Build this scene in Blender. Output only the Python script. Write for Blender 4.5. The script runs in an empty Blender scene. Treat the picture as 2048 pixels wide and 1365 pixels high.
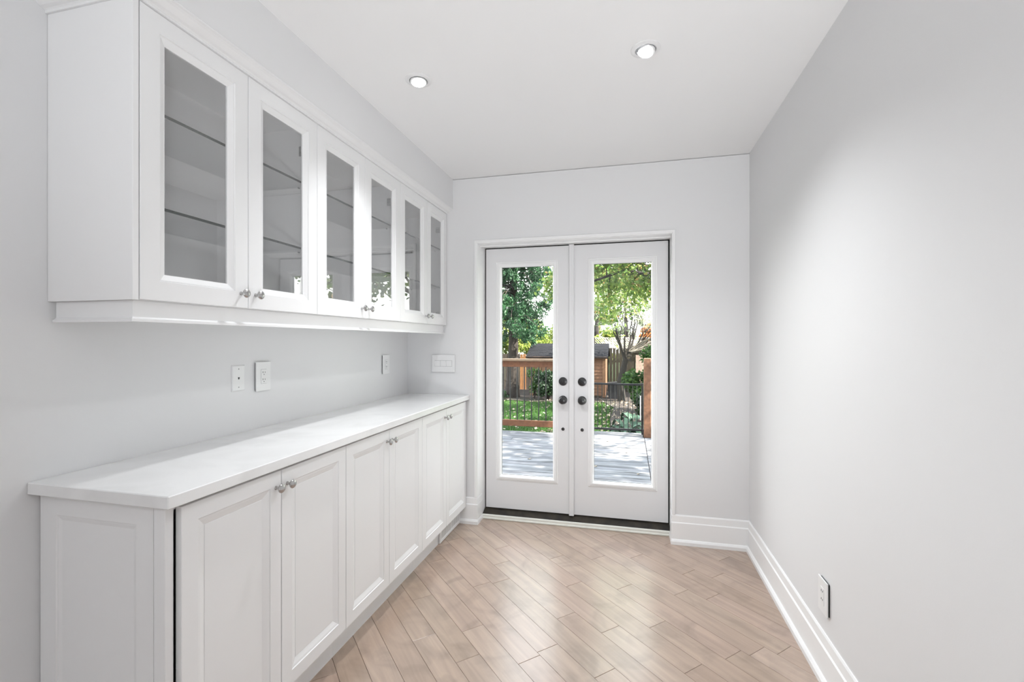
import bpy, bmesh, math, random
import numpy as np
from mathutils import Vector, Matrix

PI = math.pi
SC = bpy.context.scene
COL = SC.collection

# ------------------------------------------------------------------ camera
cam_d = bpy.data.cameras.new('camera')
cam = bpy.data.objects.new('camera', cam_d)
COL.objects.link(cam)
cam.location = (0, 0, 1.4)
cam.rotation_euler = (PI / 2, 0, math.radians(13.982))
cam_d.sensor_width = 36.0
cam_d.lens = 934.7 / 2048 * 36.0
cam_d.clip_start = 0.02
cam_d.clip_end = 300
SC.camera = cam

# ------------------------------------------------------------------ world, sun, lights, exposure
world = bpy.data.worlds.new('sky')
SC.world = world
world.use_nodes = True
wn = world.node_tree
bg = wn.nodes['Background']
grad = wn.nodes.new('ShaderNodeTexCoord')
sep = wn.nodes.new('ShaderNodeSeparateXYZ')
rmp = wn.nodes.new('ShaderNodeValToRGB')
wn.links.new(grad.outputs['Generated'], sep.inputs[0])
wn.links.new(sep.outputs['Z'], rmp.inputs[0])
wn.links.new(rmp.outputs[0], bg.inputs['Color'])
rmp.color_ramp.elements[0].color = (1.0, 0.99, 0.96, 1)
rmp.color_ramp.elements[1].color = (0.78, 0.88, 1.0, 1)
bg.inputs['Strength'].default_value = 4.2

sun_d = bpy.data.lights.new('sun', 'SUN')
sun = bpy.data.objects.new('sun', sun_d)
COL.objects.link(sun)
sun_d.energy = 24.0
sun_d.angle = math.radians(0.6)
sun_d.color = (1.0, 0.93, 0.82)
sun.rotation_euler = Vector((0.70, -0.10, 0.70)).to_track_quat('Z', 'Y').to_euler()

def area(name, loc, target, sx, sy, power, color=(1, 1, 1)):
    d = bpy.data.lights.new(name, 'AREA')
    d.shape = 'RECTANGLE'
    d.size, d.size_y = sx, sy
    d.energy = power
    d.color = color
    o = bpy.data.objects.new(name, d)
    o.location = loc
    o.rotation_euler = (Vector(loc) - Vector(target)).to_track_quat('Z', 'Y').to_euler()
    COL.objects.link(o)
    return o

# unseen fill lights added behind the camera to lift ceiling and walls
area('rear_fill', (-0.45, -2.2, 1.7), (-0.45, -2.1, 2.65), 1.8, 2.6, 36, (0.93, 0.965, 1.0))
d_ = bpy.data.lights.new('rear_ceiling_fill', 'SPOT')      # added fill spot, out of view, brightens the ceiling ahead
d_.energy = 125; d_.spot_size = math.radians(84); d_.spot_blend = 1.0; d_.shadow_soft_size = 0.16; d_.color = (0.94, 0.97, 1.0)
o_ = bpy.data.objects.new('rear_ceiling_fill', d_)
o_.location = (0.62, -0.7, 0.45)
o_.rotation_euler = (Vector((0.62, -0.7, 0.45)) - Vector((-0.05, 2.3, 2.65))).to_track_quat('Z', 'Y').to_euler()
COL.objects.link(o_)
DOWNLIGHT_W = 60.0

SC.view_settings.view_transform = 'Standard'
SC.view_settings.look = 'None'
SC.view_settings.exposure = 0.52
SC.view_settings.gamma = 1.0
SC.view_settings.use_curve_mapping = False

# ------------------------------------------------------------------ constants
D = 3.41          # end wall
XL, XR = -1.705, 0.785
YB = -4.0
ZC = 2.65
rng = random.Random(7)

# ------------------------------------------------------------------ object helpers
WO = {}

def tag(o, label=None, cat=None, group=None, kind=None):
    if label: o['label'] = label
    if cat: o['category'] = cat
    if group: o['group'] = group
    if kind: o['kind'] = kind
    return o

def empty(name, loc, label=None, cat=None, group=None, kind=None):
    o = bpy.data.objects.new(name, None)
    o.empty_display_size = 0.1
    o.location = loc
    COL.objects.link(o)
    WO[o.name] = Vector(loc)
    return tag(o, label, cat, group, kind)

def link_mesh(name, verts, faces, mat, parent=None, smooth=False, loc=None):
    """one mesh object, world-space verts, origin at bbox centre"""
    a = np.array(verts, dtype=float).reshape(-1, 3)
    c = Vector(((a.min(0) + a.max(0)) / 2).tolist()) if loc is None else Vector(loc)
    a = a - np.array(c)
    me = bpy.data.meshes.new(name)
    me.from_pydata(a.tolist(), [], faces)
    me.materials.append(mat)
    if smooth:
        me.polygons.foreach_set('use_smooth', [True] * len(me.polygons))
        try:
            me.set_sharp_from_angle(angle=math.radians(38))
        except Exception:
            pass
    me.update()
    return link_data(name, me, c, parent)

def link_data(name, me, c, parent=None):
    o = bpy.data.objects.new(name, me)
    COL.objects.link(o)
    WO[o.name] = Vector(c)
    if parent is not None:
        o.parent = parent
        o.location = Vector(c) - WO[parent.name]
    else:
        o.location = c
    return o

class MB:
    def __init__(s):
        s.v, s.f = [], []
    def add(s, v, f):
        n = len(s.v)
        s.v += [tuple(p) for p in v]
        s.f += [tuple(i + n for i in q) for q in f]
        return s
    def box(s, x0, x1, y0, y1, z0, z1, b=0.0):
        if x0 > x1: x0, x1 = x1, x0
        if y0 > y1: y0, y1 = y1, y0
        if z0 > z1: z0, z1 = z1, z0
        if b <= 0:
            v = [(x, y, z) for x in (x0, x1) for y in (y0, y1) for z in (z0, z1)]
            f = [(0, 1, 3, 2), (4, 6, 7, 5), (0, 4, 5, 1), (2, 3, 7, 6), (0, 2, 6, 4), (1, 5, 7, 3)]
            return s.add(v, f)
        bm = bmesh.new()
        bmesh.ops.create_cube(bm, size=1)
        for p in bm.verts:
            p.co = Vector(((x0 + x1) / 2 + p.co.x * (x1 - x0), (y0 + y1) / 2 + p.co.y * (y1 - y0), (z0 + z1) / 2 + p.co.z * (z1 - z0)))
        bmesh.ops.bevel(bm, geom=list(bm.edges), offset=b, segments=1, affect='EDGES', profile=0.5)
        bm.verts.index_update()
        v = [p.co[:] for p in bm.verts]
        f = [[p.index for p in q.verts] for q in bm.faces]
        bm.free()
        return s.add(v, f)
    def lathe(s, prof, n, centre, axis):
        """prof: (radius, distance along axis)"""
        ax = Vector(axis).normalized()
        u = ax.orthogonal().normalized()
        w = ax.cross(u)
        c = Vector(centre)
        v, f = [], []
        for r, h in prof:
            for k in range(n):
                a = 2 * PI * k / n
                v.append(c + ax * h + (u * math.cos(a) + w * math.sin(a)) * max(r, 1e-5))
        for i in range(len(prof) - 1):
            for k in range(n):
                a, b_ = i * n + k, i * n + (k + 1) % n
                f.append((a, b_, b_ + n, a + n))
        f.append(tuple(range(n - 1, -1, -1)))
        f.append(tuple((len(prof) - 1) * n + k for k in range(n)))
        return s.add(v, f)
    def tube(s, pts, rad, n=6):
        pts = [Vector(p) for p in pts]
        if not isinstance(rad, (list, tuple)): rad = [rad] * len(pts)
        v, f = [], []
        for i, p in enumerate(pts):
            d = (pts[min(i + 1, len(pts) - 1)] - pts[max(i - 1, 0)]).normalized()
            u = d.cross(Vector((0.13, 0.97, 0.2))).normalized()
            w = d.cross(u)
            for k in range(n):
                a = 2 * PI * k / n
                v.append(p + (u * math.cos(a) + w * math.sin(a)) * rad[i])
        for i in range(len(pts) - 1):
            for k in range(n):
                a, b_ = i * n + k, i * n + (k + 1) % n
                f.append((a, b_, b_ + n, a + n))
        f.append(tuple(range(n - 1, -1, -1)))
        f.append(tuple((len(pts) - 1) * n + k for k in range(n)))
        return s.add(v, f)
    def prism(s, prof, a, b, fn):
        """prof: closed 2-D outline; fn(p, q, t) -> xyz ; swept from a to b"""
        n = len(prof)
        v = [fn(p, q, a) for p, q in prof] + [fn(p, q, b) for p, q in prof]
        f = [(i, (i + 1) % n, (i + 1) % n + n, i + n) for i in range(n)]
        f += [tuple(range(n - 1, -1, -1)), tuple(range(n, 2 * n))]
        return s.add(v, f)
    def sweep(s, prof, path):
        """prof outline points each mapped at every station by path[k](p,q)"""
        n = len(prof)
        v = [fn(p, q) for fn in path for p, q in prof]
        f = []
        for k in range(len(path) - 1):
            f += [(k * n + i, k * n + (i + 1) % n, (k + 1) * n + (i + 1) % n, (k + 1) * n + i) for i in range(n)]
        f += [tuple(range(n - 1, -1, -1)), tuple((len(path) - 1) * n + i for i in range(n))]
        return s.add(v, f)
    def rings(s, rect, lst, fn, cap=True, closed=False):
        """rect (a0,a1,b0,b1); lst of (inset, depth); fn(a,b,depth)->xyz"""
        a0, a1, b0, b1 = rect
        n0 = len(s.v)
        for i, d in lst:
            for a, b_ in ((a0 + i, b0 + i), (a1 - i, b0 + i), (a1 - i, b1 - i), (a0 + i, b1 - i)):
                s.v.append(tuple(fn(a, b_, d)))
        L = len(lst)
        for k in range(L - 1 if not closed else L):
            for j in range(4):
                p, q = n0 + k * 4 + j, n0 + k * 4 + (j + 1) % 4
                k2 = (k + 1) % L
                r, t = n0 + k2 * 4 + (j + 1) % 4, n0 + k2 * 4 + j
                s.f.append((p, q, r, t))
        if cap:
            s.f.append(tuple(n0 + j for j in (3, 2, 1, 0)))
            s.f.append(tuple(n0 + (L - 1) * 4 + j for j in range(4)))
        return s
    def build(s, name, mat, parent=None, smooth=False, loc=None):
        o = link_mesh(name, s.v, s.f, mat, parent, smooth, loc)
        bm = bmesh.new(); bm.from_mesh(o.data)
        bmesh.ops.recalc_face_normals(bm, faces=bm.faces)
        bm.to_mesh(o.data); bm.free()
        return o

def box(name, mat, parent, *a, b=0.0):
    return MB().box(*a, b=b).build(name, mat, parent)

# ------------------------------------------------------------------ materials
def mat_new(name):
    m = bpy.data.materials.new(name)
    m.use_nodes = True
    nt = m.node_tree
    return m, nt, nt.nodes['Principled BSDF'], nt.nodes['Material Output']

def setp(b, **k):
    for a, v in k.items():
        b.inputs[a.replace('_', ' ')].default_value = v

def simple(name, col, rough=0.5, metal=0.0, bump=0.0, scale=60, var=0.0, spec=0.5):
    m, nt, b, out = mat_new(name)
    setp(b, Base_Color=(*col, 1), Roughness=rough, Metallic=metal, Specular_IOR_Level=spec)
    if bump or var:
        tc = nt.nodes.new('ShaderNodeTexCoord')
        nz = nt.nodes.new('ShaderNodeTexNoise')
        nz.inputs['Scale'].default_value = scale
        nz.inputs['Detail'].default_value = 4
        nt.links.new(tc.outputs['Object'], nz.inputs['Vector'])
        if bump:
            bp = nt.nodes.new('ShaderNodeBump')
            bp.inputs['Strength'].default_value = bump
            bp.inputs['Distance'].default_value = 0.002
            nt.links.new(nz.outputs['Fac'], bp.inputs['Height'])
            nt.links.new(bp.outputs[0], b.inputs['Normal'])
        if var:
            r = nt.nodes.new('ShaderNodeValToRGB')
            r.color_ramp.elements[0].position = 0.3
            r.color_ramp.elements[1].position = 0.7
            r.color_ramp.elements[0].color = (*[c * (1 - var) for c in col], 1)
            r.color_ramp.elements[1].color = (*[min(1, c * (1 + var)) for c in col], 1)
            nt.links.new(nz.outputs['Fac'], r.inputs[0])
            nt.links.new(r.outputs[0], b.inputs['Base Color'])
    return m

M_WALL = simple('wall_paint', (0.80, 0.80, 0.805), 0.55, bump=0.06, scale=220)
M_CEIL = simple('ceiling_paint', (0.91, 0.91, 0.91), 0.8, bump=0.05, scale=200)
M_TRIM = simple('trim_paint', (0.92, 0.92, 0.92), 0.32)
M_CAB = simple('cabinet_lacquer', (0.86, 0.86, 0.863), 0.34)
M_CABIN = simple('cabinet_interior', (0.95, 0.95, 0.95), 0.5)
M_DOOR = simple('door_paint', (0.82, 0.82, 0.83), 0.38)
M_PLATE = simple('plate_plastic', (0.86, 0.86, 0.86), 0.3)
M_DARK = simple('dark_slot', (0.012, 0.012, 0.012), 0.6)
M_BLACK = simple('black_hardware', (0.012, 0.012, 0.013), 0.28, metal=0.0, spec=0.7)
M_NICKEL = simple('satin_nickel', (0.50, 0.495, 0.49), 0.25, metal=1.0)
M_HINGE = simple('hinge_steel', (0.35, 0.35, 0.36), 0.4, metal=1.0)
M_SHEDGE = simple('glass_shelf_edge', (0.035, 0.045, 0.042), 0.2)
M_SILL = simple('sill_paint', (0.80, 0.80, 0.74), 0.4)
M_THRESH = simple('worn_threshold', (0.022, 0.017, 0.011), 0.5, var=0.75, scale=14, bump=0.3)
M_GASKET = simple('weatherstrip', (0.02, 0.02, 0.02), 0.7)
M_RING = simple('lamp_ring', (0.84, 0.84, 0.84), 0.35)
M_SUB = simple('subfloor', (0.045, 0.03, 0.02), 0.9)

def quartz():
    m, nt, b, out = mat_new('white_quartz')
    tc = nt.nodes.new('ShaderNodeTexCoord'); nz = nt.nodes.new('ShaderNodeTexNoise'); r = nt.nodes.new('ShaderNodeValToRGB')
    nz.inputs['Scale'].default_value = 3.0; nz.inputs['Detail'].default_value = 6; nz.inputs['Distortion'].default_value = 1.4
    nt.links.new(tc.outputs['Object'], nz.inputs['Vector']); nt.links.new(nz.outputs['Fac'], r.inputs[0])
    r.color_ramp.elements[0].color = (0.80, 0.80, 0.80, 1); r.color_ramp.elements[0].position = 0.35
    r.color_ramp.elements[1].color = (0.87, 0.87, 0.87, 1); r.color_ramp.elements[1].position = 0.6
    nt.links.new(r.outputs[0], b.inputs['Base Color'])
    setp(b, Roughness=0.16)
    return m
M_QUARTZ = quartz()

def thin_glass(name, tint=(0.96, 0.98, 0.97), ior=1.5, boost=1.0):
    m, nt, b, out = mat_new(name)
    nt.nodes.remove(b)
    tr = nt.nodes.new('ShaderNodeBsdfTransparent'); gl = nt.nodes.new('ShaderNodeBsdfGlossy')
    fr = nt.nodes.new('ShaderNodeFresnel'); mx = nt.nodes.new('ShaderNodeMixShader'); mt = nt.nodes.new('ShaderNodeMath')
    tr.inputs['Color'].default_value = (*tint, 1)
    gl.inputs['Roughness'].default_value = 0.0
    fr.inputs['IOR'].default_value = ior
    geo = nt.nodes.new('ShaderNodeNewGeometry')
    mapr = nt.nodes.new('ShaderNodeMath'); mapr.operation = 'MULTIPLY_ADD'
    # back faces of the pane use the inverse index so both sides reflect alike
    nt.links.new(geo.outputs['Backfacing'], mapr.inputs[0])
    mapr.inputs[1].default_value = (1.0 / ior) - ior
    mapr.inputs[2].default_value = ior
    nt.links.new(mapr.outputs[0], fr.inputs['IOR'])
    mt.operation = 'MULTIPLY'; mt.inputs[1].default_value = boost
    mt.use_clamp = True
    nt.links.new(fr.outputs[0], mt.inputs[0]); nt.links.new(mt.outputs[0], mx.inputs[0])
    nt.links.new(tr.outputs[0], mx.inputs[1]); nt.links.new(gl.outputs[0], mx.inputs[2])
    nt.links.new(mx.outputs[0], out.inputs['Surface'])
    return m
M_GLASS = thin_glass('door_glass', (0.985, 0.99, 0.985), 1.5, 0.33)
M_CGLASS = thin_glass('cabinet_glass', (0.985, 0.985, 0.985), 1.5, 2.2)
M_SHELF = thin_glass('shelf_glass', (0.985, 0.99, 0.99), 1.45, 0.6)

def plank_mat(name, cols, along, across, blotch, rough, coat=0.0, bump=0.15, metal_rand=True, seed_scale=40, dark_knots=0.0, axis=None, bl=0.84, gr=(0.86, 1.10)):
    """wood whose grain runs along the direction `axis` (world xy)"""
    m, nt, b, out = mat_new(name)
    N, L = nt.nodes, nt.links
    geo = N.new('ShaderNodeNewGeometry'); inf = N.new('ShaderNodeObjectInfo')
    rot = N.new('ShaderNodeVectorRotate'); rot.rotation_type = 'Z_AXIS'
    rot.inputs['Angle'].default_value = axis or 0.0
    L.new(geo.outputs['Position'], rot.inputs['Vector'])
    off = N.new('ShaderNodeVectorMath'); off.operation = 'SCALE'
    cmb = N.new('ShaderNodeCombineXYZ')
    L.new(inf.outputs['Random'], cmb.inputs[0]); L.new(inf.outputs['Random'], cmb.inputs[1])
    L.new(cmb.outputs[0], off.inputs[0]); off.inputs['Scale'].default_value = seed_scale
    add = N.new('ShaderNodeVectorMath'); L.new(rot.outputs[0], add.inputs[0]); L.new(off.outputs[0], add.inputs[1])
    s1 = N.new('ShaderNodeVectorMath'); s1.operation = 'MULTIPLY'; s1.inputs[1].default_value = (along, across, across)
    L.new(add.outputs[0], s1.inputs[0])
    n1 = N.new('ShaderNodeTexNoise'); n1.inputs['Scale'].default_value = 1; n1.inputs['Detail'].default_value = 7; n1.inputs['Distortion'].default_value = 0.6
    L.new(s1.outputs[0], n1.inputs['Vector'])
    n2 = N.new('ShaderNodeTexNoise'); n2.inputs['Scale'].default_value = blotch; n2.inputs['Detail'].default_value = 3; n2.inputs['Distortion'].default_value = 1.5
    L.new(add.outputs[0], n2.inputs['Vector'])
    # plank tone
    r0 = N.new('ShaderNodeValToRGB'); L.new(inf.outputs['Random'], r0.inputs[0])
    els = r0.color_ramp.elements
    els[0].color = (*cols[0], 1); els[1].color = (*cols[-1], 1)
    for i, c in enumerate(cols[1:-1]):
        e = els.new((i + 1) / (len(cols) - 1)); e.color = (*c, 1)
    def mixmul(src, fac, lo, hi, p0, p1):
        rr = N.new('ShaderNodeMapRange'); rr.inputs['From Min'].default_value = p0; rr.inputs['From Max'].default_value = p1
        rr.inputs['To Min'].default_value = lo; rr.inputs['To Max'].default_value = hi
        L.new(fac, rr.inputs['Value'])
        mm = N.new('ShaderNodeVectorMath'); mm.operation = 'SCALE'
        L.new(src, mm.inputs[0]); L.new(rr.outputs[0], mm.inputs['Scale'])
        return mm.outputs[0]
    c = mixmul(r0.outputs[0], n1.outputs['Fac'], gr[0], gr[1], 0.32, 0.68)
    c = mixmul(c, n2.outputs['Fac'], bl, 1.05, 0.30, 0.50)
    if dark_knots:
        vr = N.new('ShaderNodeTexNoise'); vr.inputs['Scale'].default_value = 1; vr.inputs['Detail'].default_value = 2
        s2 = N.new('ShaderNodeVectorMath'); s2.operation = 'MULTIPLY'; s2.inputs[1].default_value = (along * 1.7, across * 0.45, 1)
        L.new(add.outputs[0], s2.inputs[0]); L.new(s2.outputs[0], vr.inputs['Vector'])
        c = mixmul(c, vr.outputs['Fac'], 1 - dark_knots, 1.0, 0.30, 0.42)
    L.new(c, b.inputs['Base Color'])
    bp = N.new('ShaderNodeBump'); bp.inputs['Strength'].default_value = bump; bp.inputs['Distance'].default_value = 0.002
    L.new(n1.outputs['Fac'], bp.inputs['Height']); L.new(bp.outputs[0], b.inputs['Normal'])
    setp(b, Roughness=rough, Coat_Weight=coat, Coat_Roughness=0.22)
    return m

M_FLOOR = plank_mat('maple_floor', [(0.37, 0.27, 0.205), (0.43, 0.315, 0.25), (0.40, 0.30, 0.23), (0.455, 0.345, 0.275)],
                    2.2, 30, 3.6, 0.30, coat=0.7, bump=0.03, axis=PI / 4)
M_DECK = plank_mat('weathered_deck', [(0.11, 0.118, 0.135), (0.17, 0.178, 0.195), (0.14, 0.147, 0.168), (0.185, 0.183, 0.19)],
                   1.6, 38, 2.5, 0.75, bump=0.8, dark_knots=0.75, gr=(0.45, 1.45))
M_CEDAR = simple('stained_cedar', (0.1728, 0.0744, 0.0360), 0.65, bump=0.3, scale=30, var=0.22)
M_CAPW = simple('rail_cap_wood', (0.252, 0.180, 0.120), 0.7, bump=0.3, scale=30, var=0.2)
M_POST = simple('post_wood', (0.1920, 0.0960, 0.0552), 0.7, bump=0.5, scale=24, var=0.3)
M_IRON = simple('black_iron', (0.0075, 0.0085, 0.0110), 0.45)
M_SIDING = simple('shed_siding', (0.1488, 0.0707, 0.0372), 0.7, bump=0.2, scale=12, var=0.15)
M_SHEDTR = simple('shed_trim', (0.1637, 0.0856, 0.0446), 0.7, var=0.15, scale=14)
M_SHINGLE = simple('shingle', (0.0118, 0.0126, 0.0160), 0.95, spec=0.15, bump=0.6, scale=60, var=0.4)
M_FENCE = simple('fence_grey', (0.0510, 0.0390, 0.0288), 0.85, bump=0.5, scale=14, var=0.35)
M_FENCEM = simple('fence_mossy', (0.0315, 0.0252, 0.0140), 0.85, bump=0.5, scale=14, var=0.5)
M_FENCEO_LIT = simple('fence_sunlit_orange', (0.2604, 0.1134, 0.0378), 0.75, var=0.2, scale=14)  # fence boards recoloured orange where the sun strikes them
M_FENCEP_LIT = simple('fence_sunlit_pale', (0.432, 0.312, 0.264), 0.8, var=0.25, scale=10)  # sunlight painted in: lit pinkish stretch of the same fence
M_LATT = simple('lattice_pale', (0.450, 0.396, 0.360), 0.8)
M_BARK = simple('bark', (0.0140, 0.0096, 0.0072), 0.9, bump=1.0, scale=22, var=0.5)
M_BARKG = simple('bark_grey', (0.0248, 0.0216, 0.0180), 0.9, bump=0.8, scale=22, var=0.5)
M_TWIG = simple('dry_twig', (0.1512, 0.1332, 0.1080), 0.9, var=0.4, scale=8)
M_SOIL = simple('soil', (0.0225, 0.0165, 0.0135), 0.95, bump=1.0, scale=9, var=0.5)
M_GROUND = simple('grass_ground', (0.0180, 0.0504, 0.0072), 0.95, bump=0.8, scale=6, var=0.35)
M_BIN = simple('dark_plastic', (0.0080, 0.0088, 0.0120), 0.5)
M_WHITEP = simple('white_plastic', (0.480, 0.480, 0.492), 0.5)
M_EXT = simple('exterior_brick', (0.210, 0.132, 0.102), 0.8, var=0.2, scale=10)

def leaf_mat(name, c1, c2, c3=None, trans=0.45, rough=0.55):
    m, nt, b, out = mat_new(name)
    N, L = nt.nodes, nt.links
    g = N.new('ShaderNodeNewGeometry'); r = N.new('ShaderNodeValToRGB')
    L.new(g.outputs['Random Per Island'], r.inputs[0])
    r.color_ramp.elements[0].color = (*c1, 1); r.color_ramp.elements[1].color = (*c2, 1)
    if c3:
        e = r.color_ramp.elements.new(0.88); e.color = (*c2, 1)
        r.color_ramp.elements[2].color = (*c3, 1)
    L.new(r.outputs[0], b.inputs['Base Color'])
    setp(b, Roughness=rough)
    t = N.new('ShaderNodeBsdfTranslucent'); L.new(r.outputs[0], t.inputs['Color'])
    mx = N.new('ShaderNodeMixShader'); mx.inputs[0].default_value = trans
    L.new(b.outputs[0], mx.inputs[1]); L.new(t.outputs[0], mx.inputs[2]); L.new(mx.outputs[0], out.inputs['Surface'])
    return m
M_LCEDAR = leaf_mat('cedar_sprays', (0.0059, 0.0382, 0.0153), (0.0382, 0.1275, 0.0467), trans=0.3)
M_LMAPLE = leaf_mat('maple_leaves', (0.060, 0.144, 0.024), (0.252, 0.336, 0.084), (0.450, 0.270, 0.120), trans=0.5)
M_LYEL = leaf_mat('yellow_green_leaves', (0.096, 0.168, 0.024), (0.372, 0.408, 0.096), trans=0.55)
M_LPALE = leaf_mat('pale_leaves', (0.150, 0.198, 0.120), (0.372, 0.408, 0.252), trans=0.5)
M_LDARK = leaf_mat('dark_shrub_leaves', (0.0042, 0.0180, 0.0066), (0.0216, 0.0612, 0.0180), trans=0.25)
M_LBUSH = leaf_mat('bush_leaves', (0.0135, 0.0540, 0.0135), (0.0900, 0.1800, 0.0405), trans=0.4)
M_LORANGE = leaf_mat('orange_leaves', (0.390, 0.132, 0.036), (0.510, 0.270, 0.108), trans=0.5)
M_HOSTA = leaf_mat('hosta_leaves', (0.0360, 0.0900, 0.0576), (0.0792, 0.1512, 0.1008), trans=0.3)
M_BLADE = leaf_mat('grass_blades', (0.0126, 0.0595, 0.0042), (0.0560, 0.1540, 0.0140), trans=0.4)
M_FALL = leaf_mat('fallen_leaves', (0.2016, 0.1536, 0.1056), (0.3840, 0.3456, 0.2784), trans=0.2)

def emit(name, col, s):
    m, nt, b, out = mat_new(name)
    setp(b, Base_Color=(0.9, 0.9, 0.9, 1), Emission_Color=(*col, 1), Emission_Strength=s)
    return m
M_LAMP = emit('lamp_face', (1, 1, 1), 14)

# ================================================================== ROOM SHELL
def struct(name, mb, mat, parent=None, **k):
    o = mb.build(name, mat, parent, **k)
    if parent is None: o['kind'] = 'structure'
    return o

OX0, OX1, OZ = -1.125, 0.297, 2.15      # door opening
struct('wall_left', MB().box(XL - 0.2, XL, YB - 0.2, D + 0.27, -0.1, ZC + 0.15), M_WALL)
struct('wall_right', MB().box(XR, XR + 0.2, YB - 0.2, D + 0.27, -0.1, ZC + 0.15), M_WALL)
wb = MB()
wb.box(XL, OX0, D, D + 0.26, -0.02, ZC)
wb.box(OX1, XR, D, D + 0.26, -0.02, ZC)
wb.box(OX0, OX1, D, D + 0.26, OZ, ZC)
struct('wall_end', wb, M_WALL)
struct('wall_rear', MB().box(XL, XR, YB - 0.2, YB, -0.02, ZC), M_WALL)
struct('ceiling', MB().box(XL - 0.2, XR + 0.2, YB - 0.2, D + 0.27, ZC + 0.004, ZC + 0.15), M_CEIL)
# dropped bulkhead above the wall cabinets
struct('wall_bulkhead', MB().box(XL, -1.322, 0.985, D, 2.426, ZC + 0.004), M_WALL)

# ---- floor: subfloor + one plank object per board, laid at 45 degrees
def clip(poly, n, c):
    out = []
    for i in range(len(poly)):
        a, b_ = poly[i], poly[(i + 1) % len(poly)]
        da, db = a[0] * n[0] + a[1] * n[1] - c, b_[0] * n[0] + b_[1] * n[1] - c
        if da <= 0: out.append(a)
        if (da < 0 < db) or (db < 0 < da):
            t = da / (da - db)
            out.append((a[0] + (b_[0] - a[0]) * t, a[1] + (b_[1] - a[1]) * t))
    return out

floor = empty('floor', ((XL + XR) / 2, (YB + D) / 2, 0), kind='structure')
box('subfloor', M_SUB, floor, XL, XR, YB, D + 0.26, -0.06, -0.012)
R2 = math.sqrt(0.5)
PW, C1 = 0.1138, 0.838
KNOWN = {1: [2.436, 1.866], 0: [2.104], 3: [2.80], 4: [2.392], 5: [1.486], 7: [1.698, 2.75], 8: [2.122, 1.311], 9: [2.444, 1.608],
         10: [2.786, 1.95], 11: [1.237, 2.30], 12: [1.744], 13: [2.188, 1.626], 14: [1.874, 2.5], 6: [2.56, 1.9], 2: [2.05]}
frng = random.Random(3)
for r in range(-44, 27):
    c0 = C1 + (r - 1) * PW
    js = sorted(KNOWN.get(r, []))
    t = js[0] if js else frng.uniform(-1, 1)
    lo, tt = [], t
    while tt > -4.6:
        tt -= frng.uniform(0.55, 1.25); lo.append(tt)
    tt = js[-1] if js else t
    hi = []
    while tt < 4.8:
        tt += frng.uniform(0.55, 1.25); hi.append(tt)
    cuts = sorted(lo + (js or [t]) + hi)
    for t0, t1 in zip(cuts[:-1], cuts[1:]):
        g = 0.0007
        q = [(c0 + g, t0 + g), (c0 + PW - g, t0 + g), (c0 + PW - g, t1 - g), (c0 + g, t1 - g)]
        P = [((c - t_) * R2, (c + t_) * R2) for c, t_ in q]
        for n, c in (((1, 0), XR), ((-1, 0), -XL), ((0, 1), D + 0.115), ((0, -1), -YB)):
            P = clip(P, n, c)
            if len(P) < 3: break
        if len(P) < 3: continue
        # drop slivers
        A = 0.5 * abs(sum(P[i][0] * P[(i + 1) % len(P)][1] - P[(i + 1) % len(P)][0] * P[i][1] for i in range(len(P))))
        if A < 0.0004: continue
        cx = sum(p[0] for p in P) / len(P); cy = sum(p[1] for p in P) / len(P)
        n = len(P)
        def shr(p, d=0.0012):
            v = Vector((cx - p[0], cy - p[1]))
            return (p[0] + v.x * d / max(v.length, .01), p[1] + v.y * d / max(v.length, .01))
        v = [(x, y, -0.012) for x, y in P] + [(x, y, -0.0008) for x, y in P] + [(*shr(p), 0.0) for p in P]
        f = []
        for k in (0, 1):
            f += [(k * n + i, k * n + (i + 1) % n, (k + 1) * n + (i + 1) % n, (k + 1) * n + i) for i in range(n)]
        f.append(tuple(2 * n + i for i in range(n)))
        f.append(tuple(range(n - 1, -1, -1)))
        mb = MB(); mb.add(v, f); mb.build('plank', M_FLOOR, floor)

# ---- baseboards: tall board, stepped cap, quarter-round shoe
BB = [(0, 0), (0.027, 0), (0.027, 0.022), (0.020, 0.033), (0.014, 0.036), (0.014, 0.146), (0.009, 0.152), (0.008, 0.192), (0.004, 0.20), (0, 0.20)]
def fn_back(x): return lambda p, q: (x, D - p, q)
def bb(name, path): 
    o = MB().sweep(BB, path).build(name, M_TRIM); o['kind'] = 'structure'; return o
# right of the door, mitred into the right wall and returning into the opening
bb('baseboard_right', [lambda p, q: (XR - p, YB, q), lambda p, q: (XR - p, D - p, q), lambda p, q: (OX1 - 0.004 + 0.0 - p * 0.35, D - p, q),
                       lambda p, q: (OX1 - 0.004 - p * 0.35, D + 0.108, q)])
bb('baseboard_end', [lambda p, q: (-1.262, D - p, q), lambda p, q: (OX0 + 0.004 + p * 0.35, D - p, q), lambda p, q: (OX0 + 0.004 + p * 0.35, D + 0.108, q)])
bb('baseboard_left', [lambda p, q: (XL + p, YB, q), lambda p, q: (XL + p, 1.005, q)])

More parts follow.
